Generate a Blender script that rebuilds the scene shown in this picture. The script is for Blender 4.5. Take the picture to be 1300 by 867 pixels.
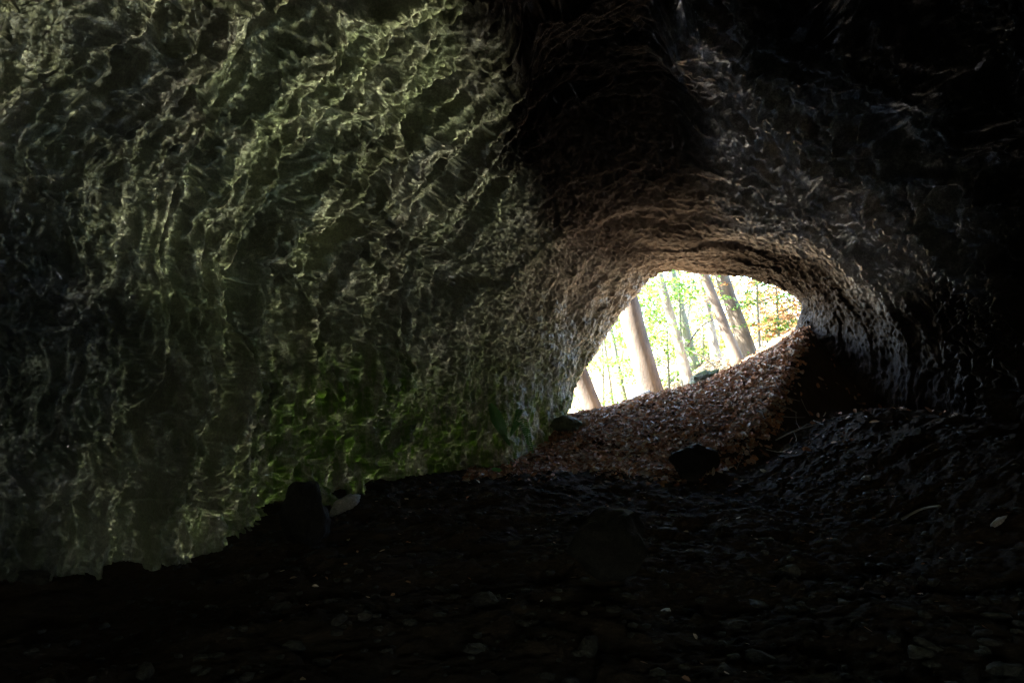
import bpy, math, random
import numpy as np
from math import radians

for o in list(bpy.data.objects): bpy.data.objects.remove(o)
SC = bpy.context.scene
COL = SC.collection
R = random.Random(11)
rng = np.random.default_rng(7)

# ------------------------------------------------------------------ camera, sky, sun, exposure
PITCH = 8.0
CAMZ = 1.1
cam_d = bpy.data.cameras.new('camera'); cam = bpy.data.objects.new('camera', cam_d); COL.objects.link(cam)
cam.location = (0, 0, CAMZ); cam.rotation_euler = (radians(90 + PITCH), 0, 0)
cam_d.sensor_width = 36; cam_d.lens = 24; cam_d.clip_start = 0.05; cam_d.clip_end = 600
SC.camera = cam

SUN_EL, SUN_AZ = 48.0, -88.0         # azimuth from +Y towards +X: from the left, along the cliff
world = bpy.data.worlds.new('World'); SC.world = world; world.use_nodes = True
wn = world.node_tree.nodes; wl = world.node_tree.links; wn.clear()
sky = wn.new('ShaderNodeTexSky'); sky.sky_type = 'NISHITA'; sky.sun_disc = False
sky.sun_elevation = radians(SUN_EL); sky.sun_rotation = radians(SUN_AZ)
bg = wn.new('ShaderNodeBackground'); bg.inputs['Strength'].default_value = 0.15
wo = wn.new('ShaderNodeOutputWorld')
wl.new(sky.outputs[0], bg.inputs['Color']); wl.new(bg.outputs[0], wo.inputs['Surface'])
sun_d = bpy.data.lights.new('sun', 'SUN'); sun_d.energy = 5.0; sun_d.angle = radians(0.5); sun_d.color = (1.0, 0.95, 0.86)
sun = bpy.data.objects.new('sun', sun_d); COL.objects.link(sun)
az, el = radians(SUN_AZ), radians(SUN_EL)
from mathutils import Vector
sv = Vector((math.sin(az) * math.cos(el), math.cos(az) * math.cos(el), math.sin(el)))
sun.rotation_euler = sv.to_track_quat('Z', 'Y').to_euler(); sun.location = sv * 60
SC.view_settings.view_transform = 'Standard'; SC.view_settings.look = 'None'
SC.view_settings.exposure = 4.6; SC.view_settings.gamma = 1.0; SC.view_settings.use_curve_mapping = False
SC.cycles.use_guiding = True
SC.cycles.max_bounces = 6; SC.cycles.diffuse_bounces = 2; SC.cycles.glossy_bounces = 3; SC.cycles.transmission_bounces = 3
SC.cycles.sample_clamp_indirect = 30.0
SC.cycles.use_denoising = True
SC.cycles.use_adaptive_sampling = False      # the dark interior would be cut short

# ------------------------------------------------------------------ helpers
cp, sp = math.cos(radians(PITCH)), math.sin(radians(PITCH))
FPX = 1300 * 24 / 36
def px(u, v, y):
    """point on the plane Y=y seen at photo pixel (u, v)"""
    a = (u - 650) / FPX; b = (433.5 - v) / FPX
    dy = cp - b * sp; t = y / dy
    return np.array((a * t, y, CAMZ + t * (sp + b * cp)))

def tag(o, label=None, cat=None, group=None, kind=None):
    if label: o['label'] = label
    if cat: o['category'] = cat
    if group: o['group'] = group
    if kind: o['kind'] = kind
    return o
def empty(name, loc=(0, 0, 0), rz=0.0):
    o = bpy.data.objects.new(name, None); COL.objects.link(o); o.location = loc; o.rotation_euler = (0, 0, rz); o.empty_display_size = .1
    return o
def mesh(name, verts, faces, mat=None, smooth=True):
    verts = np.asarray(verts, np.float32).reshape(-1, 3); faces = np.asarray(faces, np.int32)
    n = faces.shape[1]; me = bpy.data.meshes.new(name)
    me.vertices.add(len(verts)); me.vertices.foreach_set('co', verts.ravel())
    me.loops.add(faces.size); me.loops.foreach_set('vertex_index', faces.ravel())
    me.polygons.add(len(faces)); me.polygons.foreach_set('loop_start', np.arange(0, faces.size, n, dtype=np.int32))
    if smooth: me.polygons.foreach_set('use_smooth', np.ones(len(faces), bool))
    me.update(calc_edges=True)
    if mat: me.materials.append(mat)
    return me
def obj(name, me, parent=None, loc=(0, 0, 0)):
    o = bpy.data.objects.new(name, me); COL.objects.link(o); o.location = loc
    if parent: o.parent = parent
    return o
def grid_faces(na, nb):
    a, b = np.meshgrid(np.arange(na - 1), np.arange(nb - 1), indexing='ij'); i = (a * nb + b).ravel()
    return np.stack([i, i + 1, i + nb + 1, i + nb], 1)

# gradient noise on numpy arrays
_P = np.random.default_rng(3).permutation(256).astype(np.int32); _P = np.concatenate([_P, _P, _P])
_G = np.random.default_rng(4).normal(size=(256, 3)).astype(np.float32); _G /= np.linalg.norm(_G, axis=1)[:, None]
def pnoise(x, y, z):
    x = np.asarray(x, np.float32); y = np.asarray(y, np.float32); z = np.asarray(z, np.float32)
    x, y, z = np.broadcast_arrays(x, y, z)
    xi = np.floor(x); yi = np.floor(y); zi = np.floor(z)
    xf = x - xi; yf = y - yi; zf = z - zi
    xi = xi.astype(np.int32) & 255; yi = yi.astype(np.int32) & 255; zi = zi.astype(np.int32) & 255
    fu = xf * xf * xf * (xf * (xf * 6 - 15) + 10); fv = yf * yf * yf * (yf * (yf * 6 - 15) + 10); fw = zf * zf * zf * (zf * (zf * 6 - 15) + 10)
    out = 0
    for a in (0, 1):
        for b in (0, 1):
            for c in (0, 1):
                h = _P[_P[_P[(xi + a) & 255] + ((yi + b) & 255)] + ((zi + c) & 255)]
                g = _G[h]
                d = g[..., 0] * (xf - a) + g[..., 1] * (yf - b) + g[..., 2] * (zf - c)
                out = out + d * (fu if a else 1 - fu) * (fv if b else 1 - fv) * (fw if c else 1 - fw)
    return out * 1.6
def fbm(x, y, z, n=4, gain=.5):
    s = 0; a = 1.0
    for k in range(n):
        s = s + a * pnoise(x * 2.03 ** k + 7.3 * k, y * 2.03 ** k + 3.1 * k, z * 2.03 ** k); a *= gain
    return s
def ridge(x, y, z, n=4, gain=.5):
    s = 0; a = 1.0
    for k in range(n):
        s = s + a * (1 - 2.2 * np.abs(pnoise(x * 2.0 ** k + 5.7 * k, y * 2.0 ** k + 1.9 * k, z * 2.0 ** k))); a *= gain
    return s
_CP = np.random.default_rng(9).random((256, 8)).astype(np.float32)
def crag(x, y, z, tilt=1.0):
    """broken blocks: each warped cell is a flat facet with its own height and slope; also the gap F2-F1 between blocks"""
    x = np.asarray(x, np.float32); y = np.asarray(y, np.float32); z = np.asarray(z, np.float32)
    xi = np.floor(x); yi = np.floor(y); zi = np.floor(z)
    f1 = np.full(x.shape, 9, np.float32); f2 = f1.copy(); h = np.zeros_like(f1)
    for a in (-1, 0, 1):
        for b in (-1, 0, 1):
            for c in (-1, 0, 1):
                ii, jj, kk = xi + a, yi + b, zi + c
                q = _P[_P[_P[ii.astype(np.int32) & 255] + (jj.astype(np.int32) & 255)] + (kk.astype(np.int32) & 255)]
                r = _CP[q]; dx = x - ii - r[..., 0]; dy = y - jj - r[..., 1]; dz = z - kk - r[..., 2]
                d = dx * dx + dy * dy + dz * dz
                v = (r[..., 3] - .5) * 1.2 + tilt * ((r[..., 4] - .5) * dx + (r[..., 5] - .5) * dy + (r[..., 6] - .5) * dz) * 2
                m = d < f1; f2 = np.where(m, f1, np.minimum(f2, d)); h = np.where(m, v, h); f1 = np.where(m, d, f1)
    return h, np.sqrt(f2) - np.sqrt(f1)
def sstep(a, b, x):
    t = np.clip((x - a) / (b - a), 0, 1); return t * t * (3 - 2 * t)
def smin(a, b, k):
    h = np.clip(.5 + .5 * (b - a) / k, 0, 1); return b * (1 - h) + a * h - k * h * (1 - h)
def smax(a, b, k): return -smin(-a, -b, k)

# ------------------------------------------------------------------ materials
def new_mat(name):
    m = bpy.data.materials.new(name); m.use_nodes = True
    nt = m.node_tree; b = nt.nodes['Principled BSDF']
    return m, nt, b
def N(nt, t, **kw):
    n = nt.nodes.new(t)
    for k, v in kw.items(): setattr(n, k, v)
    return n
def noise(nt, vec, scale, detail=6, rough=.6, dist=0.0):
    n = N(nt, 'ShaderNodeTexNoise'); n.inputs['Scale'].default_value = scale; n.inputs['Detail'].default_value = detail
    n.inputs['Roughness'].default_value = rough; n.inputs['Distortion'].default_value = dist
    if vec is not None: nt.links.new(vec, n.inputs['Vector'])
    return n.outputs['Fac']
def ramp(nt, fac, stops):
    n = N(nt, 'ShaderNodeValToRGB'); cr = n.color_ramp
    while len(cr.elements) < len(stops): cr.elements.new(.5)
    for e, (p, c) in zip(cr.elements, stops): e.position = p; e.color = (*c, 1) if len(c) == 3 else c
    nt.links.new(fac, n.inputs['Fac']); return n.outputs['Color']
def mix(nt, fac, a, b, blend='MIX'):
    n = N(nt, 'ShaderNodeMix', data_type='RGBA', blend_type=blend)
    if isinstance(fac, (int, float)): n.inputs[0].default_value = fac
    else: nt.links.new(fac, n.inputs[0])
    for s, i in ((a, 6), (b, 7)):
        if isinstance(s, tuple): n.inputs[i].default_value = (*s, 1)
        else: nt.links.new(s, n.inputs[i])
    return n.outputs[2]
def math_n(nt, op, a, b=None):
    n = N(nt, 'ShaderNodeMath', operation=op)
    for i, s in enumerate((a, b)):
        if s is None: continue
        if isinstance(s, (int, float)): n.inputs[i].default_value = s
        else: nt.links.new(s, n.inputs[i])
    return n.outputs[0]
def bump(nt, h, strength, dist, normal=None):
    n = N(nt, 'ShaderNodeBump'); n.inputs['Strength'].default_value = strength; n.inputs['Distance'].default_value = dist
    nt.links.new(h, n.inputs['Height'])
    if normal is not None: nt.links.new(normal, n.inputs['Normal'])
    return n.outputs['Normal']
def pos_vec(nt, scale=(1, 1, 1), rot=(0, 0, 0)):
    g = N(nt, 'ShaderNodeNewGeometry'); mp = N(nt, 'ShaderNodeMapping')
    mp.inputs['Scale'].default_value = scale; mp.inputs['Rotation'].default_value = rot
    nt.links.new(g.outputs['Position'], mp.inputs['Vector']); return mp.outputs[0]
def attr(nt, name):
    a = N(nt, 'ShaderNodeAttribute'); a.attribute_name = name; return a.outputs['Fac']

def rock_mat(name, base, light, algae, algae_amt, rough=(.3, .6), cave=None, bump_s=1.0):
    m, nt, b = new_mat(name)
    v = pos_vec(nt)
    n1 = noise(nt, v, 1.3, 5, .6, .4); n2 = noise(nt, v, 9, 6, .7, .3); n3 = noise(nt, v, 45, 4, .7)
    af = ramp(nt, noise(nt, v, 1.7, 5, .65, .5), [(.36, (0, 0, 0)), (.56, (1, 1, 1))])
    spots = ramp(nt, n3, [(.35, (.55, .55, .55)), (.6, (0, 0, 0))])
    def palette(base, light, algae, amt):
        c1 = ramp(nt, n1, [(.28, tuple(c * .4 for c in base)), (.45, base), (.66, light)])
        c2 = ramp(nt, n2, [(.30, tuple(c * .35 for c in base)), (.5, base), (.70, tuple(min(1, c * 1.5) for c in light))])
        col = mix(nt, math_n(nt, 'MULTIPLY', af, amt), mix(nt, .55, c1, c2), algae)
        return mix(nt, spots, col, tuple(c * .3 for c in base))
    def rgh(r): return ramp(nt, n2, [(.35, (r[0],) * 3), (.65, (r[1],) * 3)])
    col = palette(base, light, algae, algae_amt); rr = rgh(rough)
    if cave:
        for an, pal, r in cave:
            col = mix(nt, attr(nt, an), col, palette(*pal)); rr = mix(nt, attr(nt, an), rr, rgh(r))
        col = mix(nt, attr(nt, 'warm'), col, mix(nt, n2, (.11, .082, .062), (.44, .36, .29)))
        mm = math_n(nt, 'MULTIPLY', attr(nt, 'moss'), ramp(nt, noise(nt, pos_vec(nt, (9, 9, 2.2)), 1.0, 6, .7), [(.42, (0, 0, 0)), (.58, (1, 1, 1))]))
        col = mix(nt, mm, col, mix(nt, n2, (.035, .075, .006), (.15, .24, .02)))
    nt.links.new(col, b.inputs['Base Color']); nt.links.new(rr, b.inputs['Roughness'])
    b.inputs['Specular IOR Level'].default_value = .55 if cave else .2
    if cave:
        nt.links.new(math_n(nt, 'SUBTRACT', .55, math_n(nt, 'MULTIPLY', attr(nt, 'ceil'), .42)), b.inputs['Specular IOR Level'])
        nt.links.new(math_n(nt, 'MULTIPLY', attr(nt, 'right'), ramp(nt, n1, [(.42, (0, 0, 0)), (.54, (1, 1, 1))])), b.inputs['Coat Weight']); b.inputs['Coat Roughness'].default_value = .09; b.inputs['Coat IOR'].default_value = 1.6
    nb = bump(nt, noise(nt, v, 16, 5, .72, .5), .7 * bump_s, .04)
    nb = bump(nt, n3, .8 * bump_s, .012, nb)
    nt.links.new(nb, b.inputs['Normal'])
    if cave: nt.links.new(nb, b.inputs['Coat Normal'])
    return m
M_CAVE = rock_mat('cave_rock', (.23, .225, .175), (.54, .53, .43), (.20, .225, .12), .5, (.34, .62),
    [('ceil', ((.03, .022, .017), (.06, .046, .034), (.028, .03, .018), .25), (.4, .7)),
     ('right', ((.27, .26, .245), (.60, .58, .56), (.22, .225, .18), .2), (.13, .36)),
     ('pale', ((.32, .325, .235), (.66, .66, .52), (.30, .34, .19), .6), (.34, .62)),
     ('foot_shade', ((.07, .07, .062), (.20, .205, .19), (.09, .11, .06), .3), (.25, .5))])
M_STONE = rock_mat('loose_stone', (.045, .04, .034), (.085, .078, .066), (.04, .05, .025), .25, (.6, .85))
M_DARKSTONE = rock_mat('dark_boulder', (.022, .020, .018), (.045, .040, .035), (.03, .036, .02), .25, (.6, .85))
M_PALE = rock_mat('pale_limestone', (.42, .40, .37), (.62, .60, .56), (.30, .32, .24), .1, (.3, .5))
M_MOSSY = rock_mat('mossy_stone', (.16, .16, .12), (.30, .30, .24), (.09, .14, .03), .85, (.6, .8))

def soil_mat(name, a, c, rough):
    m, nt, b = new_mat(name); v = pos_vec(nt)
    n1 = noise(nt, v, 4, 8, .7, .4); n2 = noise(nt, pos_vec(nt, (1, 1.6, 3)), 22, 7, .75)
    col = mix(nt, .5, ramp(nt, n1, [(.3, tuple(x * .4 for x in a)), (.7, c)]), ramp(nt, n2, [(.3, tuple(x * .3 for x in a)), (.55, a), (.75, tuple(x * 1.5 for x in c))]))
    nt.links.new(col, b.inputs['Base Color'])
    nt.links.new(ramp(nt, n1, [(.3, (rough - .18,) * 3), (.7, (rough + .15,) * 3)]), b.inputs['Roughness'])
    b.inputs['Specular IOR Level'].default_value = .05
    nb = bump(nt, n2, .9, .03); nb = bump(nt, noise(nt, v, 70, 5, .7), .6, .008, nb)
    nt.links.new(nb, b.inputs['Normal']); return m
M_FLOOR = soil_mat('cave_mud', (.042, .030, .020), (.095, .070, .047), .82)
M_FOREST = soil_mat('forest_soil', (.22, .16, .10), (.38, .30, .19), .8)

def leaf_mat(name, stops, rough=.45, trans=0.0, spec=.5):
    m, nt, b = new_mat(name)
    g = N(nt, 'ShaderNodeNewGeometry')
    col = ramp(nt, g.outputs['Random Per Island'], stops)
    n = noise(nt, pos_vec(nt), 60, 3, .6)
    col = mix(nt, .5, col, ramp(nt, n, [(.3, (.55, .55, .55)), (.7, (1.25, 1.25, 1.25))]), 'MULTIPLY')
    nt.links.new(col, b.inputs['Base Color']); b.inputs['Roughness'].default_value = rough; b.inputs['Specular IOR Level'].default_value = spec
    if trans:
        t = N(nt, 'ShaderNodeBsdfTranslucent'); nt.links.new(col, t.inputs['Color'])
        mx = N(nt, 'ShaderNodeMixShader'); mx.inputs[0].default_value = trans
        nt.links.new(b.outputs[0], mx.inputs[1]); nt.links.new(t.outputs[0], mx.inputs[2])
        nt.links.new(mx.outputs[0], nt.nodes['Material Output'].inputs['Surface'])
    return m
M_LITTER = leaf_mat('dead_leaves', [(0, (.10, .055, .035)), (.2, (0.408, 0.179, 0.079)), (.38, (0.240, 0.134, 0.084)), (.55, (0.504, 0.246, 0.116)), (.72, (0.360, 0.246, 0.168)), (.88, (.48, .37, .26)), (1, (.58, .50, .40))], .62, .12, .22)
M_PALELEAF = leaf_mat('pale_dead_leaf', [(0, (.30, .18, .08)), (.5, (.45, .30, .14)), (1, (.55, .44, .26))], .45, .1)
M_GREEN = leaf_mat('green_leaves', [(0, (.05, .13, .02)), (.5, (.09, .20, .03)), (1, (.15, .26, .04))], .5, .45)
M_YGREEN = leaf_mat('yellow_green_leaves', [(0, (.09, .16, .025)), (.5, (.18, .22, .04)), (1, (.30, .22, .06))], .5, .45)
M_ORANGE = leaf_mat('autumn_leaves', [(0, (.12, .15, .03)), (.25, (.28, .18, .05)), (.6, (.36, .15, .05)), (1, (.42, .22, .10))], .5, .45)
M_FERN = leaf_mat('fern_green', [(0, (.06, .15, .03)), (1, (.10, .22, .05))], .4, .3)

def bark_mat(name, a, c, moss=.0):
    m, nt, b = new_mat(name)
    n1 = noise(nt, pos_vec(nt, (1, 1, .35)), 3.5, 6, .65, .5); n2 = noise(nt, pos_vec(nt, (1, 1, .4)), 24, 6, .7)
    col = mix(nt, .35, ramp(nt, n1, [(.40, a), (.58, c)]), ramp(nt, n2, [(.3, a), (.7, c)]))
    if moss: col = mix(nt, ramp(nt, noise(nt, pos_vec(nt), 2.2, 5, .6), [(.45, (0, 0, 0)), (.6, (moss,) * 3)]), col, (.09, .13, .04))
    nt.links.new(col, b.inputs['Base Color']); b.inputs['Roughness'].default_value = .8
    nt.links.new(bump(nt, n2, .5, .03), b.inputs['Normal']); return m
M_BARK_PALE = bark_mat('pale_beech_bark', (.09, .078, .06), (.28, .25, .20))
M_BARK_BROWN = bark_mat('brown_bark', (.018, .013, .009), (.075, .055, .038))
M_BARK_BEIGE = bark_mat('beige_beech_bark', (.035, .026, .018), (.12, .095, .068))
M_BARK_GREY = bark_mat('grey_green_bark', (.07, .07, .053), (.16, .16, .12), .6)
M_DEADWOOD = bark_mat('weathered_dead_wood', (.14, .13, .11), (.36, .35, .32))

# ------------------------------------------------------------------ terrain height
def litter_plane(x, y):
    xc = np.clip(x, -2.0, 5.6)
    return 1.56 - .13 * (1 - sstep(1.2, 3.0, xc)) + .17 * (xc - .9) + .169 * np.clip(xc - 2.8, 0, 9) ** 1.69 + .42 * (y - 11.5)
def bank_face(x, y):
    return .50 + 1.15 * (y - (8.25 + .50 * (x - 2.0))) + .10 * np.clip(x - 2, 0, 3)
def ground_z(x, y):
    x = np.asarray(x, float); y = np.asarray(y, float)
    base = .62 * sstep(2.5, 9.2, y) * np.clip(y / 9.0, 0, 1.2)
    bank = .80 * sstep(2.7, 5.2, x - .10 * (6.5 - y)) * sstep(0, 5, y)                    # rubble bank under the right wall
    xl = -4.6 + .78 * np.clip(y - 4, 0, 2.5) + .55 * np.clip(y - 6.5, 0, 2.2) + 1.15 * np.clip(y - 8.7, 0, 1.4)
    fl = base + bank - .26 * sstep(1.0, 3.2, -x) * (1 - sstep(6.2, 8.4, y))   # hollow along the left wall
    L = litter_plane(x, smin(y, np.full_like(y, 11.55), .3))
    w = sstep(.9, 2.0, x); st = L * (1 - w) + smin(L, np.clip(bank_face(x, y), -1, 9), .2) * w
    ins = smax(fl, st, .22)
    # outside: over the crest, gently down, then a far wooded rise
    d = np.maximum(y - 11.9, 0)
    out = -.10 * np.minimum(d, 4) + .085 * np.maximum(d - 5, 0) + .055 * np.maximum(d - 22, 0) - .0
    out = out + .04 * np.clip(x - 3, -30, 40) * sstep(2, 14, d)
    return ins + out

# ------------------------------------------------------------------ cave walls and ceiling
def hermite(P, ts):
    """Catmull-Rom through rows of P (k, ...) at fractional indices ts"""
    k = len(P); i = np.clip(np.floor(ts).astype(int), 0, k - 2); f = (ts - i)
    g = lambda j: P[np.clip(j, 0, k - 1)]
    sh = (-1,) + (1,) * (P.ndim - 1); f = f.reshape(sh)
    p0, p1, p2, p3 = g(i - 1), g(i), g(i + 1), g(i + 2)
    m1 = (p2 - p0) * .5; m2 = (p3 - p1) * .5
    f2 = f * f; f3 = f2 * f
    return (2 * f3 - 3 * f2 + 1) * p1 + (f3 - 2 * f2 + f) * m1 + (-2 * f3 + 3 * f2) * p2 + (f3 - f2) * m2
MOUTH = [(690, 610), (720, 526), (741, 470), (776, 414), (808, 370), (842, 341), (902, 345), (960, 355), (1012, 384), (1014, 425), (1036, 520)]
my = [11.5, 11.5, 11.5, 11.6, 11.7, 11.8, 11.9, 12.0, 12.1, 12.0, 11.8]
mouth = np.array([px(u, v, yy) for (u, v), yy in zip(MOUTH, my)])
mc = np.array((3.0, 0, 2.5))
def prof(y, pts): return np.array([(x, y, z) for x, z in pts])
secs = [
 prof(-3.6, [(.4, 1.0)] * 11),
 prof(-3.2, [(-2.4, -.6), (-2.8, .3), (-2.8, 1.5), (-2.5, 2.4), (-1.8, 3.2), (-.5, 3.7), (1.0, 3.7), (2.2, 3.2), (3.2, 2.3), (3.6, 1.2), (3.7, -.6)]),
 prof(0.0, [(-7.1, -.7), (-7.1, .3), (-6.7, 1.5), (-6.1, 2.8), (-4.3, 4.1), (-.7, 4.7), (1.0, 4.8), (2.8, 4.0), (4.2, 2.8), (4.7, 1.3), (4.8, -.7)]),
 prof(4.0, [(-5.3, -.7), (-5.2, .3), (-4.75, 1.4), (-4.2, 2.7), (-2.8, 4.1), (-.5, 4.8), (1.0, 4.9), (2.6, 4.1), (3.8, 2.9), (4.5, 1.7), (4.8, -.3)]),
 prof(6.5, [(-2.9, -.5), (-2.85, .4), (-2.68, 1.4), (-2.35, 2.7), (-1.6, 3.9), (-.2, 5.0), (1.3, 5.3), (2.9, 4.5), (4.2, 3.2), (5.0, 2.0), (5.3, -.2)]),
 prof(8.7, [(-1.4, -.4), (-1.6, .7), (-1.6, 1.6), (-1.25, 2.7), (-.55, 3.8), (.6, 4.9), (2.1, 5.3), (3.7, 4.8), (4.95, 3.75), (5.9, 2.7), (6.1, .3)]),
 prof(10.1, [(.25, -.2), (.05, .8), (.05, 1.7), (.28, 2.6), (.75, 3.55), (1.5, 4.35), (2.7, 4.5), (3.95, 4.25), (5.0, 3.6), (5.9, 2.7), (6.1, .6)]),
 mouth,
 mc + (mouth - mc) * np.array((1.22, 1, 1.22)) + np.array((0, .45, 0)),
 mc + (mouth - mc) * np.array((1.9, 1, 2.0)) + np.array((0, .75, 0)),
 mc + (mouth - mc) * np.array((4.2, 1, 4.0)) + np.array((0, .3, 0)),
]
S = np.array(secs)                         # (k, 11, 3)
kt = np.concatenate([np.linspace(0, 2, 40)[:-1], np.linspace(2, 3, 130)[:-1], np.linspace(3, 4, 215)[:-1], np.linspace(4, 5, 190)[:-1],
                     np.linspace(5, 6, 110)[:-1], np.linspace(6, 7, 120)[:-1], np.linspace(7, 8, 40)[:-1], np.linspace(8, 10, 40)])
NT = 820
tt = np.concatenate([np.linspace(0, 4.9, 520)[:-1], np.linspace(4.9, 10, NT - 519)])
A = hermite(S, kt)                          # stations x 11 x 3
B = hermite(np.swapaxes(A, 0, 1).copy(), tt)  # NT x stations x 3
B = np.swapaxes(B, 0, 1).copy()             # stations x NT x 3
du = np.gradient(B, axis=1); ds = np.gradient(B, axis=0)
nrm = np.cross(du, ds); ln = np.linalg.norm(nrm, axis=2, keepdims=True); nrm /= np.maximum(ln, 1e-6)
ctr = np.array((.8, 6.0, 2.0))
sign = np.sign(((ctr - B) * nrm).sum(2)[300, NT // 3]); nrm *= sign      # points into the cave
U = np.cumsum(np.linalg.norm(du, axis=2), axis=1); U = np.broadcast_to((tt * 1.4)[None, :], B.shape[:2]) * .5 + U * .5
X, Y, Z = B[..., 0], B[..., 1], B[..., 2]
T = np.broadcast_to(tt[None, :], X.shape)
W1 = fbm(X * .7, Y * .7, Z * .7, 3)
W2 = fbm(X * .7 + 31, Y * .7, Z * .7 + 9, 3)
um = U[:, int(np.searchsorted(tt, 5.5))][:, None]; ab = np.sqrt((U - um) ** 2 + .6)
sy = Y + .22 * W1 + (-.24 + .16 * sstep(4, 9.5, Y)) * ab; su = U + .5 * W2
lump = fbm(X * .5, Y * .5, Z * .5 + 4, 3)
rd1 = ridge(sy * 1.5, su * .22, .25 * W2 + 2.5, 3, .5) - .6
rd2 = ridge(sy * 5.2, su * .8, .4 * W1 + 9.5, 4, .6) - .6
rd3 = ridge(sy * 15, su * 4.2, Z * .8, 3, .6) - .6
iso = fbm(X * 6, Y * 6, Z * 6, 4, .6)
pock = np.clip(pnoise(sy * 1.7 + 40, su * .48, 0 * X + .5) - .12, 0, 1)
mouth_f = 1 - .70 * sstep(8.3, 10.4, Y)
c1, g1 = crag(sy * 2.4 + .25 * W2, su * .55 + .3 * iso * .3, Z * .25 + .2 * W1)
c2, g2 = crag(sy * 7.0 + .5 * rd2 * .3, su * 1.7 + .25 * iso, X * .8 + Z * .5)
c4, g4 = crag(sy * 26 + .4 * iso, su * 9 + .3 * iso, Z * 6)
c3, g3 = crag(X * 15 + .4 * iso, Y * 15, Z * 11 + .4 * rd2)
mid = sstep(4.8, 5.3, T) * (1 - sstep(6.2, 6.6, T)); fine = (1 - .55 * sstep(9.0, 10.6, Y)) * (1 - .2 * mid)
nm = 1 - .85 * sstep(8.3, 9.7, Y); rd1 = rd1 * (1 - .75 * mid) * nm; rd2 = rd2 * (1 - .9 * mid) * nm; rd3 = rd3 * (1 - .9 * mid) * nm
c1 = c1 * (.55 + .45 * nm); pock = pock * nm; c2 = c2 * (.2 + .8 * nm); c4 = c4 * nm; g2 = np.maximum(g2, .3 * (1 - nm)); g1 = np.maximum(g1, .3 * (1 - nm)); c3 = c3 * (2.2 - 1.2 * nm)
lf = 1 - sstep(4.4, 5.2, T)
disp = (.20 * lump + .17 * rd1 - .085 * rd2 - .030 * rd3 + .020 * iso - 1.05 * pock) * mouth_f
disp += (.20 * c1 - .10 * np.clip(1 - g1 / .14, 0, 1) + .085 * c2 - .045 * np.clip(1 - g2 / .2, 0, 1) + .026 * c3 + .016 * c4) * fine + .10 * lump * sstep(8.5, 10, Y) * (1 - sstep(11.0, 11.6, Y)) + .035 * fbm(X * 2.6, Y * 2.6, Z * 2.6, 3) * sstep(8.5, 10, Y)
rr_ = ridge(sy * 2.6 + .3 * W2, su * .40, .3 * W1 + 6.5, 4, .6) - .7
disp += .15 * rr_ * sstep(6.1, 6.6, T) * (1 - .8 * sstep(9.0, 10.2, Y))
disp -= .08 * np.clip(mouth_f, 0, 1)
# the vault: a deep dark recess above the arch of the mouth
disp -= .65 * sstep(4.95, 5.35, T + .12 * W1) * (1 - sstep(5.95, 6.3, T + .12 * W2)) * (1 - sstep(8.5, 9.8, Y)) * sstep(1, 3, Y)
# the near left wall stands back behind a slanting rib
yr = 6.15 + .18 * W1 - .42 * np.clip(Z - 1.2, 0, 2.5)
disp -= .34 * (1 - sstep(-.60, .05, Y - yr)) * (T < 4.9) * (1 - sstep(3.9, 4.8, T)) * sstep(.5, 2.5, Y)
disp += .42 * sstep(-.30, .0, Y - yr) * (1 - sstep(.15, 1.3, Y - yr)) * (1 - sstep(1.6, 2.8, Z)) * (T < 4)
# a low dark alcove at the near foot of the left wall
disp -= .75 * (1 - sstep(4.9, 5.6, Y + .25 * W2)) * (1 - sstep(.9, 1.7, Z + .3 * W1)) * (T < 4) * sstep(1, 3, Y)
# the right wall stands back on the near side of a slanting rib
ye = 5.7 + .95 * np.clip(T - 7.1, 0, 2.4) + .12 * W1
disp -= .6 * (1 - sstep(-1.1, .12, Y - ye)) * sstep(6.6, 7.2, T) * sstep(.5, 2.5, Y)
# mossy buttress on the left wall with a sharp far edge
yb = 8.35 + .35 * np.clip(Z - 1.6, 0, 3) + .06 * pnoise(Z * 3, Y * 0, Z * 0 + 3.3)
left = (T < 4.2)
bul = sstep(-1.3, -.1, Y - yb) * (1 - sstep(0.0, .16, Y - yb)) * (1 - sstep(1.5, 3.0, Z))
disp = disp + .38 * bul * left
rec = sstep(.05, .35, Y - yb) * (1 - sstep(.9, 1.7, Y - yb)) * (1 - sstep(.6, 1.9, Z)) * left
disp = disp - .30 * rec
disp = disp * sstep(0, 1.2, kt)[:, None]
V = B + nrm * disp[..., None]
moss = left * np.clip(bul * 1.3 * (1 - sstep(1.0, 2.6, Z)), 0, 1) + .75 * left * sstep(6.0, 8.0, Y) * (1 - sstep(1.1, 2.5, Z)) + .30 * left * (1 - sstep(1.0, 3.5, Z)) * sstep(4.5, 6.5, Y)
moss = np.clip(moss * (1 - .8 * sstep(11.4, 12.0, Y)), 0, 1)
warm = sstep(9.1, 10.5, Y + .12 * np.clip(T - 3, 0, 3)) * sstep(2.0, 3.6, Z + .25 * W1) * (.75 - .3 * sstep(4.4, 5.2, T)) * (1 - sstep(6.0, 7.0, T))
ceil = sstep(-.22, .22, T + .22 * W1 + .10 * iso - (5.05 - .45 * sstep(5, 10, Y))); rgt = sstep(-.3, .3, T + .25 * W2 - 6.25) * (1 - sstep(9.8, 10.8, Y + .3 * W1)) * (.12 + .88 * sstep(-.7, .1, Y - ye + .3 * W2)) * (1 - sstep(8.2, 8.9, T + .25 * W1))  # right wall: lit band lightened, shaded rest darkened, in the rock colour itself
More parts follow.
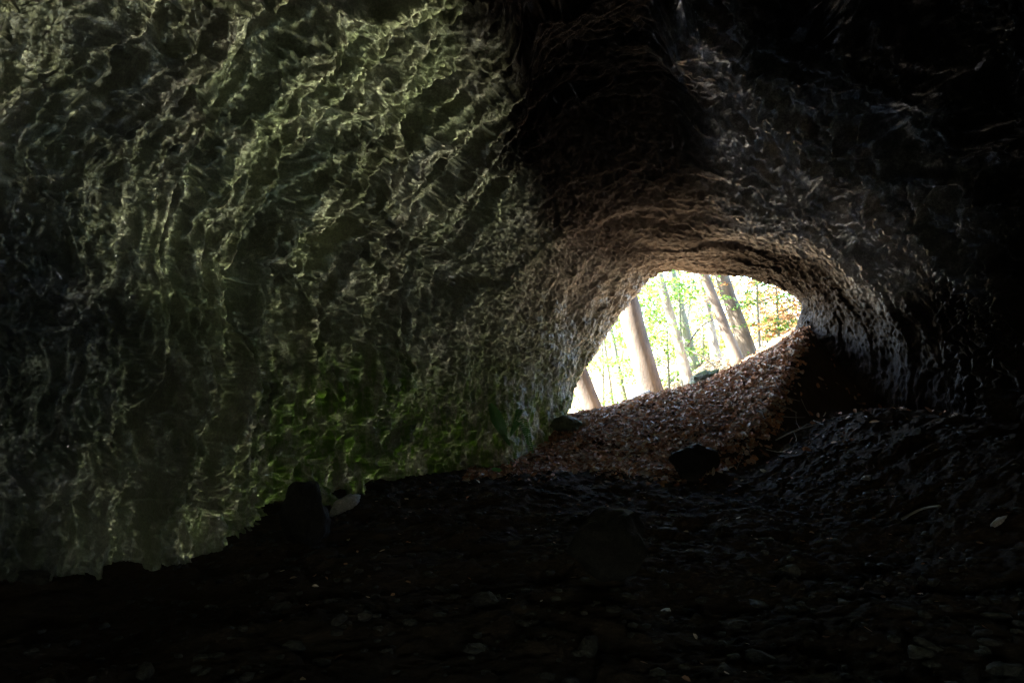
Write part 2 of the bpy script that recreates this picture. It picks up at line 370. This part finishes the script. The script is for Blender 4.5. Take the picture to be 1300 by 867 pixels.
# greenish lichen belt on left wall, light painted in; shade painted on grey foot
pale = sstep(.25, .75, np.exp(-((Y - 6.3 + .25 * (T - 3)) / 1.1) ** 2) * sstep(2.0, 2.9, T) * (1 - sstep(4.7, 5.1, T)) + .28 * W2 + .10 * iso)
foot_shade = sstep(.3, .8, (1 - sstep(5.2, 6.6, Y)) * (1 - .75 * sstep(1.6, 3.2, Z)) + .30 * W1 + .10 * rd2 * .5) * (T < 4.9)
def wall_part(name, t0, t1, mat):
    i0 = int(np.searchsorted(tt, t0)); i1 = int(np.searchsorted(tt, t1)) + 1
    sub = V[:, i0:i1]; ns, nn = sub.shape[:2]
    me = mesh(name, sub.reshape(-1, 3), grid_faces(ns, nn), mat)
    for an, arr in (('moss', moss), ('warm', warm), ('ceil', ceil), ('right', rgt), ('pale', pale * (1 - ceil)), ('foot_shade', foot_shade * (1 - ceil))):
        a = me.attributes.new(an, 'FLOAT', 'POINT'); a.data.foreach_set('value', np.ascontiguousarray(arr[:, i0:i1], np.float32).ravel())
    return tag(obj(name, me), kind='structure')
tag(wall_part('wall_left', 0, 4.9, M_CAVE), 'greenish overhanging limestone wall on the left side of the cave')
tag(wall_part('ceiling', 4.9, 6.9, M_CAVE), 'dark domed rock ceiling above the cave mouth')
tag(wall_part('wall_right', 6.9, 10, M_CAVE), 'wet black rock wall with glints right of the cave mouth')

# ------------------------------------------------------------------ floor and ground
def floor_z(x, y):
    g = ground_z(x, y)
    a = 1 - .75 * sstep(9.0, 10.2, y)
    w = .35 * fbm(x * 2, y * 2, 0 * x + 2, 3)
    h1, _ = crag(x * 2.6 + w, y * 3.0, 0 * x + .5 + w); h2, _ = crag(x * 8.5 + w, y * 9.5 + w, 0 * x + 3.5)
    n = .09 * fbm(x * .9, y * .9, 0 * x + 1.5, 3) + .045 * h1 + .014 * h2 + .021 * fbm(x * 9, y * 12, 0 * x, 4, .65)
    return g + n * a - .04 * a
gx = np.linspace(-7.8, 8.4, 560); gy = np.concatenate([np.linspace(-3.5, 2.6, 60)[:-1], np.linspace(2.6, 12.4, 430)])
GX, GY = np.meshgrid(gx, gy, indexing='ij'); GZ = floor_z(GX, GY)
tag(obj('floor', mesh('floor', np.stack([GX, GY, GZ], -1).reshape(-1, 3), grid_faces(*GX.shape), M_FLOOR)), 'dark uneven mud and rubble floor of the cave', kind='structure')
ox = np.concatenate([np.linspace(-90, -12, 30)[:-1], np.linspace(-12, 20, 90)[:-1], np.linspace(20, 110, 30)]); oy = np.concatenate([np.linspace(12.4, 24, 60)[:-1], np.linspace(24, 170, 60)])
def forest_z(x, y): return ground_z(x, y) + .10 * fbm(x * .6, y * .6, 0 * x + 3, 3) * sstep(12.4, 13.2, y)
OX, OY = np.meshgrid(ox, oy, indexing='ij'); OZ = forest_z(OX, OY)
OZ = np.where(OY < 12.41, np.maximum(floor_z(OX, OY), OZ) - .004, OZ)
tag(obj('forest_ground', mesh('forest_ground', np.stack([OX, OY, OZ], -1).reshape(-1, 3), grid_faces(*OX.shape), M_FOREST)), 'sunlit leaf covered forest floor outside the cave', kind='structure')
def surf(x, y):
    x = np.asarray(x, float); y = np.asarray(y, float)
    return np.where(y < 12.4, floor_z(x, y), forest_z(x, y))
def hit(u, v, y0=2.0, y1=12.3):
    """first ground point under photo pixel (u, v)"""
    ys = np.linspace(y0, y1, 800); a = (u - 650) / FPX; b = (433.5 - v) / FPX; dy = cp - b * sp
    xs = a * ys / dy; zs = CAMZ + ys / dy * (sp + b * cp); below = np.nonzero(zs < floor_z(xs, ys))[0]
    i = below[0] if len(below) else len(ys) - 1
    return np.array((xs[i], ys[i], floor_z(xs[i:i + 1], ys[i:i + 1])[0]))

# ------------------------------------------------------------------ leaf litter
def rand_rot_frames(n, nx, ny, nz, tilt):
    nv = np.stack([nx, ny, nz], -1) + rng.normal(size=(n, 3)) * tilt; nv /= np.linalg.norm(nv, axis=1)[:, None]
    a = rng.normal(size=(n, 3)); a -= (a * nv).sum(1)[:, None] * nv; a /= np.linalg.norm(a, axis=1)[:, None]
    return a, np.cross(nv, a), nv
LEAF = np.array([(-.5, 0, 0), (-.22, .26, .07), (.18, .24, .09), (.5, 0, .02), (.18, -.24, .09), (-.22, -.26, .07), (-.2, 0, -.02), (.18, 0, -.01)])
LEAF_F = np.array([(0, 6, 1, 1), (6, 7, 2, 1), (7, 3, 2, 2), (0, 5, 6, 6), (6, 5, 4, 7), (7, 4, 3, 3)])
LEAF_Q = np.array([(0, 6, 7, 1), (1, 7, 3, 2), (0, 5, 7, 6), (5, 4, 3, 7)])
def leaf_cloud(P, size, frames, curl=1.0):
    a, b, n = frames; k = len(P); L = LEAF.copy()
    c = (rng.uniform(-.6, 2.2, (k, 1)) * curl)
    wd = rng.uniform(.8, 1.25, (k, 1))
    v = P[:, None, :] + size[:, None, None] * (L[None, :, 0, None] * a[:, None] + (L[None, :, 1] * wd)[..., None] * b[:, None] + (L[None, :, 2] * c)[..., None] * n[:, None])
    f = (LEAF_Q[None] + 8 * np.arange(k)[:, None, None]).reshape(-1, 4)
    return v.reshape(-1, 3), f
def slope_n(x, y, f):
    e = .05; return -(f(x + e, y) - f(x - e, y)) / (2 * e), -(f(x, y + e) - f(x, y - e)) / (2 * e)
K = 34000
lx = rng.uniform(-.6, 6.0, K); ly = rng.uniform(8.3, 12.4, K)
edge = ly - (8.85 + .28 * np.sin(lx * 2.1) + .25 * pnoise(lx * 1.7, ly * 1.7, 0 * lx))
fc = bank_face(lx, ly) - litter_plane(lx, ly)     # above the break of the bank
keep = (rng.random(K) < sstep(-.15, .35, edge)) & ((lx < 1.5) | (rng.random(K) < sstep(-.25, .10, fc)))
keep |= rng.random(K) < .012
lx, ly = lx[keep], ly[keep]; k = len(lx)
sl = slope_n(lx, ly, ground_z)
lz = floor_z(lx, ly) + rng.uniform(.004, .045, k)
v, f = leaf_cloud(np.stack([lx, ly, lz], 1), rng.uniform(.045, .13, k), rand_rot_frames(k, sl[0], sl[1], np.ones(k), .5))
tag(obj('leaf_litter', mesh('leaf_litter', v, f, M_LITTER)), 'rust brown fallen leaves covering the slope under the cave mouth', 'leaf litter', kind='stuff')
K = 9000
lx = rng.uniform(-8, 16, K); ly = rng.uniform(12.4, 24, K); sl = slope_n(lx, ly, ground_z)
v, f = leaf_cloud(np.stack([lx, ly, forest_z(lx, ly) + .02], 1), rng.uniform(.08, .14, K), rand_rot_frames(K, sl[0], sl[1], np.ones(K), .3))
tag(obj('forest_leaf_litter', mesh('forest_leaf_litter', v, f, M_LITTER)), 'dry leaves on the sunlit forest floor beyond the crest', 'leaf litter', kind='stuff')
# leaves blown on to the dark cave floor
K = 260
lx = rng.uniform(-2.4, 4.2, K); ly = 3 + 6 * rng.random(K) ** .7
v, f = leaf_cloud(np.stack([lx, ly, floor_z(lx, ly) + .012], 1), rng.uniform(.03, .065, K), rand_rot_frames(K, 0 * lx, 0 * lx, np.ones(K), .3))
tag(obj('scattered_leaves', mesh('scattered_leaves', v, f, M_LITTER)), 'sparse dead leaves scattered over the dark cave floor', 'leaf litter', kind='stuff')

# ------------------------------------------------------------------ rocks
def ico(sub):
    import bmesh
    bm = bmesh.new(); bmesh.ops.create_icosphere(bm, subdivisions=sub, radius=1.0)
    v = np.array([x.co[:] for x in bm.verts]); f = np.array([[y.index for y in x.verts] for x in bm.faces]); bm.free(); return v, f
ICO = {s: ico(s) for s in (1, 2, 3, 4, 5)}
def rock_verts(seed, size, sub=4, rough=.28, cut=9):
    v, f = ICO[sub]; v = v.copy(); r = np.random.default_rng(seed)
    for _ in range(cut):                                        # broken flat faces
        n = r.normal(size=3); n /= np.linalg.norm(n); d = r.uniform(.55, .85)
        h = v @ n; v = v - np.clip(h - d, 0, None)[:, None] * n * .9
    q = v * 1.1 + seed * 3.7
    v = v * (1 + rough * fbm(q[:, 0], q[:, 1], q[:, 2], 4, .5) + .05 * fbm(q[:, 0] * 5, q[:, 1] * 5, q[:, 2] * 5, 3, .6))[:, None]
    return v * np.array(size), f
def rock(name, label, cat, loc, size, mat, seed, rz=0, group=None, sub=4, rough=.28, tilt=(0, 0)):
    v, f = rock_verts(seed, size, sub, rough)
    o = obj(name, mesh(name, v, f, mat), loc=loc); o.rotation_euler = (tilt[0], tilt[1], rz)
    return tag(o, label, cat, group)
from mathutils.bvhtree import BVHTree
_sub = V[100::3, :520:3]; _bv = BVHTree.FromPolygons([tuple(map(float, q)) for q in _sub.reshape(-1, 3)], [tuple(map(int, q)) for q in grid_faces(*_sub.shape[:2])])
def wall_hit(u, v, off=.03):
    d = Vector(px(u, v, 8.0) - np.array((0, 0, CAMZ))).normalized(); h = _bv.ray_cast(Vector((0, 0, CAMZ)), d)
    return np.array(h[0] - d * off) if h[0] is not None else px(u, v, 9.0)
def at(u, v, dz=0.0, **k): p = hit(u, v, **k); p[2] += dz; return p
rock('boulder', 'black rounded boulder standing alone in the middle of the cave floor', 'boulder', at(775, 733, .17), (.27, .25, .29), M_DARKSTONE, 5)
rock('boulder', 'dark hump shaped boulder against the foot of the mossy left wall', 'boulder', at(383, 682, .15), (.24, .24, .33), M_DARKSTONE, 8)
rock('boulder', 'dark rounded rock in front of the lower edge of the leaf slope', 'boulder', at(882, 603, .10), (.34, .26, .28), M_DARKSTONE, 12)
rock('stone', 'pale grey wedge of limestone at the foot of the mossy buttress', 'stone', at(436, 648, .05), (.19, .14, .085), M_PALE, 21, rz=.3, tilt=(.35, -.45))
rock('stone', 'mossy round stone at the bottom left corner of the cave mouth', 'stone', px(715, 540, 11.0), (.34, .26, .17), M_MOSSY, 31)
rock('stone', 'grey green mossy slab sticking out of the leaves at the crest', 'stone', px(893, 487, 11.9), (.42, .2, .2), M_MOSSY, 33, rz=.3, tilt=(0, -.5))
rock('stone', 'flat mossy stone bedded in leaves below the mouth', 'stone', px(795, 553, 10.6) + np.array((0, 0, -.03)), (.42, .3, .10), M_MOSSY, 35)
rock('stone', 'small pale shiny stone on the floor below the black boulder', 'stone', at(845, 776, .0), (.045, .04, .014), M_PALE, 41)
rock('stone', 'long pale flat stone right of the black boulder', 'stone', at(848, 680, .01), (.085, .05, .02), M_STONE, 42)
rock('stone', 'low pale stone in the foreground right of centre', 'stone', at(935, 792, .0), (.075, .045, .015), M_STONE, 43, rz=.2)
rock('stone', 'slanting pale sliver of rock near the right edge of the floor', 'stone', at(1268, 668, .03), (.11, .035, .025), M_PALE, 44, tilt=(0, -.5))
rock('stone', 'grey stone lying on the floor between boulder and right bank', 'stone', at(975, 687, .01), (.06, .05, .02), M_STONE, 45)
rock('stone', 'grey stone at the far left foot of the cave wall', 'stone', at(42, 738, .03), (.15, .10, .06), M_STONE, 46)
rock('stone', 'small light stone near the top of the dark right bank', 'stone', at(1100, 609, .01), (.06, .05, .03), M_PALE, 47)
for i in range(26):
    for _ in range(50):
        u = R.uniform(60, 1290); vv = R.uniform(640, 862); p = hit(u, vv)
        if p[0] > -2.3 + max(0, p[1] - 6) * .6 and p[1] < 8.6: break
    s = R.uniform(.05, .12)
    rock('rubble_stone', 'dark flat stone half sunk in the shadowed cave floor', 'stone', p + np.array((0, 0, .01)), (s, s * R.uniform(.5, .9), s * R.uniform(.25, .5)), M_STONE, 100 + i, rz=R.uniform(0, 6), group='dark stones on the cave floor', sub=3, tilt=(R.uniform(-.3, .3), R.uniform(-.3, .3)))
# small rubble: uncountable
vs, fs, n0 = [], [], 0
variants = [rock_verts(500 + i, (1, .8, .5), 1, .35, 3) for i in range(12)]
for i in range(6500):
    x = R.uniform(-3.2, 5.0); y = 2.6 + 7.2 * R.random() ** .8
    v, f = variants[i % 12]; a = R.uniform(0, 6.28); s = .008 + .045 * R.random() ** 3.2
    c, d = math.cos(a), math.sin(a); w = v * s; w = np.stack([w[:, 0] * c - w[:, 1] * d, w[:, 0] * d + w[:, 1] * c, w[:, 2]], 1) + (x, y, 0)
    vs.append(w); fs.append(f + n0); n0 += len(w)
vs = np.concatenate(vs); nv_ = len(variants[0][0]); cx = vs.reshape(-1, nv_, 3).mean(1)
vs = (vs.reshape(-1, nv_, 3) + np.stack([0 * cx[:, 0], 0 * cx[:, 0], floor_z(cx[:, 0], cx[:, 1]) + .004], 1)[:, None]).reshape(-1, 3)
tag(obj('gravel', mesh('gravel', vs, np.concatenate(fs), M_STONE, False)), 'small dark stone chips strewn over the cave floor', 'gravel', kind='stuff')

# ------------------------------------------------------------------ tubes, plants, wood
def tube(pts, radii, seg=10, rough=0.0, seed=0.0):
    pts = np.asarray(pts, float); radii = np.asarray(radii, float); t = np.gradient(pts, axis=0); t /= np.linalg.norm(t, axis=1)[:, None]
    ref = np.array((0, 1, 0.13)) if abs(t[0][1]) < .8 else np.array((1, 0, 0.1))
    a = np.cross(t, ref); a /= np.linalg.norm(a, axis=1)[:, None]; b = np.cross(t, a)
    ang = np.linspace(0, 2 * np.pi, seg, endpoint=False)
    ring = np.cos(ang)[None, :, None] * a[:, None] + np.sin(ang)[None, :, None] * b[:, None]
    rr = np.broadcast_to(radii[:, None], (len(pts), seg)).copy()
    if rough:
        q = pts[:, None] + ring * .3
        rr *= 1 + rough * fbm(q[..., 0] * 2 + seed, q[..., 1] * 2, q[..., 2] * 1.2, 3)
    v = (pts[:, None] + ring * rr[..., None]).reshape(-1, 3)
    i, j = np.meshgrid(np.arange(len(pts) - 1), np.arange(seg), indexing='ij'); i = i.ravel(); j = j.ravel(); j2 = (j + 1) % seg
    f = np.stack([i * seg + j, i * seg + j2, (i + 1) * seg + j2, (i + 1) * seg + j], 1)
    n = len(v); v = np.concatenate([v, pts[:1], pts[-1:]])
    j = np.arange(seg); j2 = (j + 1) % seg
    # closed ends as degenerate-free triangles written as quads through the ring middle
    cap0 = np.stack([np.full(seg // 2, n), j[0::2][:seg // 2], j2[0::2][:seg // 2], (j2[0::2][:seg // 2] + 1) % seg], 1)[:, ::-1]
    o = (len(pts) - 1) * seg
    cap1 = np.stack([np.full(seg // 2, n + 1), o + j[0::2][:seg // 2], o + j2[0::2][:seg // 2], o + (j2[0::2][:seg // 2] + 1) % seg], 1)
    return v, np.concatenate([f, cap0, cap1])
def curve_pts(ctrl, n): return hermite(np.array(ctrl, float), np.linspace(0, len(ctrl) - 1, n))

def foliage(limbs, n, size, spread, flat=.35, tilt=.5, start=.25):
    P = []
    for l in limbs:
        k = n // len(limbs); idx = rng.uniform(start, 1, k) * (len(l) - 1); c = hermite(np.array(l), idx)
        # leaves sit in sprays: few anchor points, leaves close round each
        na = max(4, k // 26); anc = c[rng.integers(0, k, na)] + rng.normal(size=(na, 3)) * spread * np.array((1, 1, flat))
        w = rng.integers(0, na, k); P.append(anc[w] + rng.normal(size=(k, 3)) * spread * .36 * np.array((1, 1, flat * .7)))
    P = np.concatenate(P); k = len(P)
    a, b, nn = rand_rot_frames(k, np.zeros(k), np.zeros(k), np.ones(k), tilt)
    s = rng.uniform(.7, 1.25, k) * size
    v = np.stack([P - a * s[:, None] * .5, P + b * s[:, None] * .3, P + a * s[:, None] * .5, P - b * s[:, None] * .3], 1).reshape(-1, 3)
    return v, np.arange(4 * k).reshape(-1, 4)

def tree(name, label, lo, hi, y, wpx, bark, leafm, height, group='trees outside the cave mouth', nleaf=2600, low=0, crown_r=2.4, lsize=.13, seg=14):
    """trunk through photo pixels lo (low) and hi (high) on the plane Y=y"""
    a = px(*lo, y); b = px(*hi, y); d = (b - a) / (b[2] - a[2]); d[1] = R.uniform(-.03, .03)
    gz = float(forest_z(np.array([a[0]]), np.array([y]))[0])
    base = a + d * (gz - .15 - a[2]); r = .86 * wpx / FPX * y / cp / 2
    ctrl = [base]; x = base.copy(); dd = d.copy(); nst = 8; hh = height / nst
    for i in range(nst):
        x = x + dd * hh; ctrl.append(x.copy())
        if ctrl[-1][2] > b[2] + .5: dd = dd * np.array((.7, .7, 1)) + np.array((R.uniform(-.04, .04), R.uniform(-.04, .04), 0))
    tr = curve_pts(ctrl, 44); h = (tr[:, 2] - tr[0, 2]) / (tr[-1, 2] - tr[0, 2])
    rad = r * (1.06 - .78 * h) * (1 + .5 * np.exp(-(h * height) / .35))
    root = empty(name, tuple(base)); loc = base
    tag(root, label, 'tree', group)
    v, f = tube(tr - loc, rad, seg, .10, R.uniform(0, 50)); obj('trunk', mesh('trunk', v, f, bark), root)
    limbs = []
    hts = [R.uniform(.45, .97) for _ in range(7)] + [R.uniform(*low[1]) / height for _ in range(low[0])] if low else [R.uniform(.45, .97) for _ in range(7)]
    for hq in hts:
        i = int(np.clip(hq, 0, .99) * 43); p = tr[i]; an = R.uniform(0, 6.28); L = crown_r * R.uniform(.7, 1.25) * (1.15 - .5 * hq)
        up = R.uniform(.05, .55); q = [p, p + np.array((math.cos(an) * L * .35, math.sin(an) * L * .35, up * L * .4)), p + np.array((math.cos(an + .2) * L * .7, math.sin(an + .2) * L * .7, up * L * .7)), p + np.array((math.cos(an + .1) * L, math.sin(an + .1) * L, up * L * .85))]
        q = curve_pts(q, 9); limbs.append(q)
        v, f = tube(q - loc, np.linspace(max(.012, rad[i] * .4), .006, 9), 6); obj('limb', mesh('limb', v, f, bark), root)
    v, f = foliage([l for l in limbs], nleaf, lsize, .75); obj('crown', mesh('crown', v - loc, f, leafm, False), root)
    return root
tree('beech_tree', 'thick brown trunk with sun patches just right of the cave mouth left edge', (827, 498), (800, 390), 15.0, 31, M_BARK_BROWN, M_GREEN, 15)
tree('beech_tree', 'leaning mottled trunk lowest in the left corner of the cave mouth', (756, 528), (737, 478), 14.0, 25, M_BARK_BROWN, M_GREEN, 12)
tree('beech_tree', 'slim pale straight trunk rising left of the pair of close trunks', (876, 490), (839, 355), 17.5, 14, M_BARK_PALE, M_GREEN, 15)
tree('beech_tree', 'grey green shadowed trunk behind the slim pale trunk', (884, 480), (853, 352), 20.0, 15, M_BARK_GREY, M_GREEN, 16)
tree('beech_tree', 'nearly white slender trunk left of the crossing pair', (914, 480), (888, 348), 21.0, 13, M_BARK_PALE, M_YGREEN, 16)
tree('beech_tree', 'narrow brown trunk crossing in front of the beige one', (938, 462), (893, 346), 16.5, 15, M_BARK_BEIGE, M_YGREEN, 15)
tree('beech_tree', 'stout beige trunk behind the narrow brown one', (951, 452), (914, 345), 18.0, 21, M_BARK_BEIGE, M_ORANGE, 16)
tree('beech_tree', 'white slanting trunk behind the thick brown trunk', (809, 470), (789, 396), 17.0, 11, M_BARK_PALE, M_GREEN, 14)
tree('young_tree', 'thin pale stem near the left edge of the mouth', (778, 515), (768, 440), 19.0, 5, M_BARK_PALE, M_GREEN, 10, nleaf=1500)
tree('young_tree', 'thin grey stem left of the thick brown trunk', (792, 505), (777, 425), 21.0, 8, M_BARK_GREY, M_GREEN, 11, nleaf=1500)
tree('young_tree', 'thin dark stem seen between the slim pale and white trunks', (870, 420), (880, 350), 24.0, 6, M_BARK_GREY, M_GREEN, 12, nleaf=1500)
tree('young_tree', 'thin pale stem among orange leaves at the right of the mouth', (968, 440), (961, 355), 26.0, 5, M_BARK_PALE, M_ORANGE, 12, nleaf=1500)

def sapling(label, u, y, z0, z1, mat, n=2600, rad=1.5, lean=0.0, size=.11):
    p = px(u, 450, y); x = p[0]; gz = float(forest_z(np.array([x]), np.array([y]))[0]); H = z1
    ctrl = [(x, y, gz - .1), (x + lean * .3, y, gz + (H - gz) * .33), (x + lean * .7, y, gz + (H - gz) * .7), (x + lean, y, H)]
    st = curve_pts(ctrl, 14); root = empty('sapling', (x, y, gz)); loc = np.array((x, y, gz)); tag(root, label, 'sapling', 'saplings outside the cave mouth')
    v, f = tube(st - loc, np.linspace(.045, .01, 14), 6); obj('trunk', mesh('trunk', v, f, M_BARK_GREY), root)
    limbs = []
    for i in range(9):
        h = R.uniform(max(.1, (z0 - gz) / (H - gz)), .98); q0 = st[int(h * 13)]; an = R.uniform(0, 6.28); L = rad * R.uniform(.6, 1.2)
        q = curve_pts([q0, q0 + np.array((math.cos(an) * L * .5, math.sin(an) * L * .5, .22 * L)), q0 + np.array((math.cos(an) * L, math.sin(an) * L, R.uniform(.0, .3) * L))], 8)
        limbs.append(q); v, f = tube(q - loc, np.linspace(.016, .004, 8), 5); obj('limb', mesh('limb', v, f, M_BARK_GREY), root)
    v, f = foliage(limbs, n, size, rad * .38, .22, .38, .2); obj('crown', mesh('crown', v - loc, f, mat, False), root)
sapling('bright green sapling behind the leaning mottled trunk', 765, 18.5, 2.0, 4.6, M_GREEN)
sapling('leafy green sapling behind the thick brown trunk', 815, 20, 2.2, 5.2, M_GREEN, 2200)
sapling('dense green sapling low between the brown and slim pale trunks', 848, 19, 2.2, 4.6, M_GREEN, 2600)
sapling('tall green sapling whose leaves hang at the top of the mouth', 865, 18, 3.8, 6.6, M_GREEN, 2200)
sapling('yellow green sapling between the slim pale and white trunks', 893, 23, 3.0, 6.4, M_YGREEN, 2000)
sapling('orange leaved sapling with layered branches between the paired trunks and right edge', 975, 20, 3.2, 6.0, M_ORANGE, 2600, 1.8)
sapling('autumn coloured sapling nearest the right edge of the mouth', 1003, 22, 3.6, 6.2, M_ORANGE, 2400, 1.9)
sapling('green sapling just right of the paired trunks', 965, 17, 3.8, 5.6, M_GREEN, 1500, 1.1)
sapling('tawny sapling with flat sprays in the middle of the mouth', 915, 26, 3.6, 6.4, M_ORANGE, 2200, 2.0)
sapling('small green sapling low beside the white sunlit ground', 900, 24, 2.8, 4.4, M_YGREEN, 1500, 1.2)
sapling('rust leaved sapling leaning into the right corner of the mouth', 990, 17.5, 3.4, 5.2, M_ORANGE, 2200, 1.3)
sapling('broad yellow green sapling far behind the white slender trunk', 905, 29, 3.2, 8.2, M_YGREEN, 3000, 2.2)
sapling('green sapling far back in the left part of the mouth', 790, 27, 2.6, 7.0, M_GREEN, 3000, 2.2)
sapling('yellow green sapling deep in the wood behind the slim pale trunk', 855, 31, 3.2, 8.6, M_YGREEN, 3000, 2.4)
sapling('tan leaved sapling deep in the wood at the right', 985, 29, 4.4, 8.4, M_ORANGE, 3000, 2.4)
# the far wood: one mass of leaves on the rise behind
k = 60000
fx = rng.uniform(-14, 42, k); fy = rng.uniform(30, 62, k); cl = pnoise(fx * .22, fy * .22, 0 * fx + 5)
fz = forest_z(fx, fy) + 1.0 + 9 * rng.random(k) ** 1.3
dens = pnoise(fx * .35, fy * .35, fz * .5) > -.05
P = np.stack([fx, fy, fz], 1)[dens]; k = len(P); a, b, nn = rand_rot_frames(k, np.zeros(k), np.zeros(k), np.ones(k), .5); s = rng.uniform(.25, .45, k)[:, None]
v = np.stack([P - a * s * .5, P + b * s * .35, P + a * s * .5, P - b * s * .35], 1).reshape(-1, 3)
tag(obj('distant_wood', mesh('distant_wood', v, np.arange(4 * k).reshape(-1, 4), M_YGREEN, False)), 'hazy mass of green and tan leaves far behind the trunks', 'woodland', kind='stuff')

# fallen log and branches at the crest
def stick(name, label, cat, pts, r0, r1, mat, n=16, seg=8):
    q = curve_pts(pts, n); v, f = tube(q - q[0], np.linspace(r0, r1, n), seg, .15, R.uniform(0, 40))
    return tag(obj(name, mesh(name, v, f, mat), loc=tuple(q[0])), label, cat)
stick('fallen_log', 'grey weathered log lying along the crest at the foot of the brown trunk', 'log', [px(735, 529, 12.0), px(775, 520, 12.1), px(800, 512, 12.2), px(826, 500, 12.3)], .05, .085, M_DEADWOOD, seg=10)
stick('dead_branch', 'thin bare branch arching between the slim pale and white trunks', 'branch', [px(868, 445, 18), px(890, 452, 18), px(912, 470, 18.4), px(925, 490, 18.6)], .03, .012, M_DEADWOOD)
stick('dead_branch', 'curved tan branch rising towards the paired trunks', 'branch', [px(872, 440, 19), px(885, 420, 19), px(900, 408, 19.2), px(922, 402, 19.4)], .03, .01, M_BARK_BEIGE)
stick('twig', 'pale slanting stick on the dark right bank', 'twig', [hit(985, 562) + (0, 0, .03), hit(1012, 551) + (0, 0, .05), hit(1042, 541) + (0, 0, .03)], .012, .006, M_DEADWOOD, 10, 6)
stick('twig', 'short curved stick on the floor below the right bank', 'twig', [hit(1145, 662) + (0, 0, .02), hit(1170, 652) + (0, 0, .04), hit(1195, 648) + (0, 0, .02)], .014, .007, M_DEADWOOD, 10, 6)

tw_v, tw_f, n0 = [], [], 0                # dead twigs caught in the litter: too small and many to count
for i in range(90):
    x = R.uniform(.2, 4.6); y = R.uniform(9.0, 11.7); a = R.uniform(0, 6.28); L = R.uniform(.12, .5)
    qx = np.array([x, x + math.cos(a) * L * .5 + R.uniform(-.03, .03), x + math.cos(a) * L]); qy = np.array([y, y + math.sin(a) * L * .5, y + math.sin(a) * L])
    q = curve_pts(np.stack([qx, qy, floor_z(qx, qy) + .05], 1), 6); v, f = tube(q, np.linspace(.007, .003, 6), 6); tw_v.append(v); tw_f.append(f + n0); n0 += len(v)
tag(obj('twig_litter', mesh('twig_litter', np.concatenate(tw_v), np.concatenate(tw_f), M_DEADWOOD)), 'thin dead twigs caught among the fallen leaves on the slope', 'twigs', kind='stuff')
# ferns and broad leaves by the left wall
def blade(base, tip, width, droop, n=9):
    base = np.asarray(base, float); tip = np.asarray(tip, float); d = tip - base; L = np.linalg.norm(d); side = np.cross(d / L, (0, -1, .15)); side /= np.linalg.norm(side)
    t = np.linspace(0, 1, n); w = width * np.sin(np.pi * np.clip(t * .93 + .05, 0, 1)) ** .7; out = np.cross(side, d / L)
    c = base + d * t[:, None] + out * (droop * np.sin(np.pi * t))[:, None]
    v = np.stack([c - side * w[:, None] + out * .15 * w[:, None], c, c + side * w[:, None] + out * .15 * w[:, None]], 1).reshape(-1, 3)
    f = np.concatenate([np.array([(3 * i, 3 * i + 1, 3 * i + 4, 3 * i + 3), (3 * i + 1, 3 * i + 2, 3 * i + 5, 3 * i + 4)]) for i in range(n - 1)]); return v, f
def plant(name, label, cat, p0, blades):
    root = empty(name, tuple(p0)); tag(root, label, cat)
    for b, t, w, dr in blades:
        v, f = blade(np.asarray(b) - p0, np.asarray(t) - p0, w, dr); obj('leaf', mesh('leaf', v, f, M_FERN), root)
fb = wall_hit(622, 512, .05)
def wp(u, v): return px(u, v, fb[1] - .06)
plant('hart_tongue_fern', 'single broad green fern blades hanging in the dark recess', 'fern', fb, [(fb, wp(643, 558), .085, .05), (fb, wp(626, 538), .03, .03), (wp(636, 548), wp(648, 566), .03, .02)])
def frond_fern(label, spots):
    y = wall_hit(spots[0][0], spots[0][1], .06)[1]
    p0 = px(spots[0][0], spots[0][1], y); root = empty('fern', tuple(p0)); tag(root, label, 'fern')
    for (u, v_, du, dv) in spots:
        b = px(u, v_, y); t = px(u + du, v_ + dv, y - .05); vs, fs, n0 = [], [], 0
        for i in range(12):
            q = i / 11; c = b + (t - b) * q + np.array((0, -.04 * math.sin(math.pi * q), 0)); ln_ = .07 * (1 - q * .8)
            for sgn in (-1, 1):
                vv, ff = blade(c, c + np.array((sgn * ln_, -.01, -.02)), .011, .004, 4); vs.append(vv); fs.append(ff + n0); n0 += len(vv)
        obj('frond', mesh('frond', np.concatenate(vs) - p0, np.concatenate(fs), M_FERN), root)
frond_fern('small feathery fern hanging at the wall foot left of the leaf slope', [(660, 520, -8, 22), (664, 532, 6, 30), (668, 545, 8, 28), (656, 536, -8, 16)])
lp = hit(624, 600)
plant('green_leaf', 'lone fresh green leaf on the floor below the fern', 'leaf', lp + (0, 0, .03), [(lp + (0, 0, .05), lp + np.array((.16, -.12, .02)), .03, .02)])
# single pale leaves at the lower edge of the slope
for i in range(36):
    u = R.uniform(655, 850); v_ = R.uniform(566, 604); p = hit(u, v_) + (0, 0, .035)
    vv, ff = leaf_cloud(np.zeros((1, 3)), np.array([R.uniform(.10, .15)]), rand_rot_frames(1, np.zeros(1), np.full(1, -.5), np.ones(1), .25))
    tag(obj('fallen_leaf', mesh('fallen_leaf', vv, ff, M_PALELEAF), loc=tuple(p)), 'pale tan fallen leaf at the lower edge of the leaf slope', 'leaf', 'pale leaves at the slope foot')
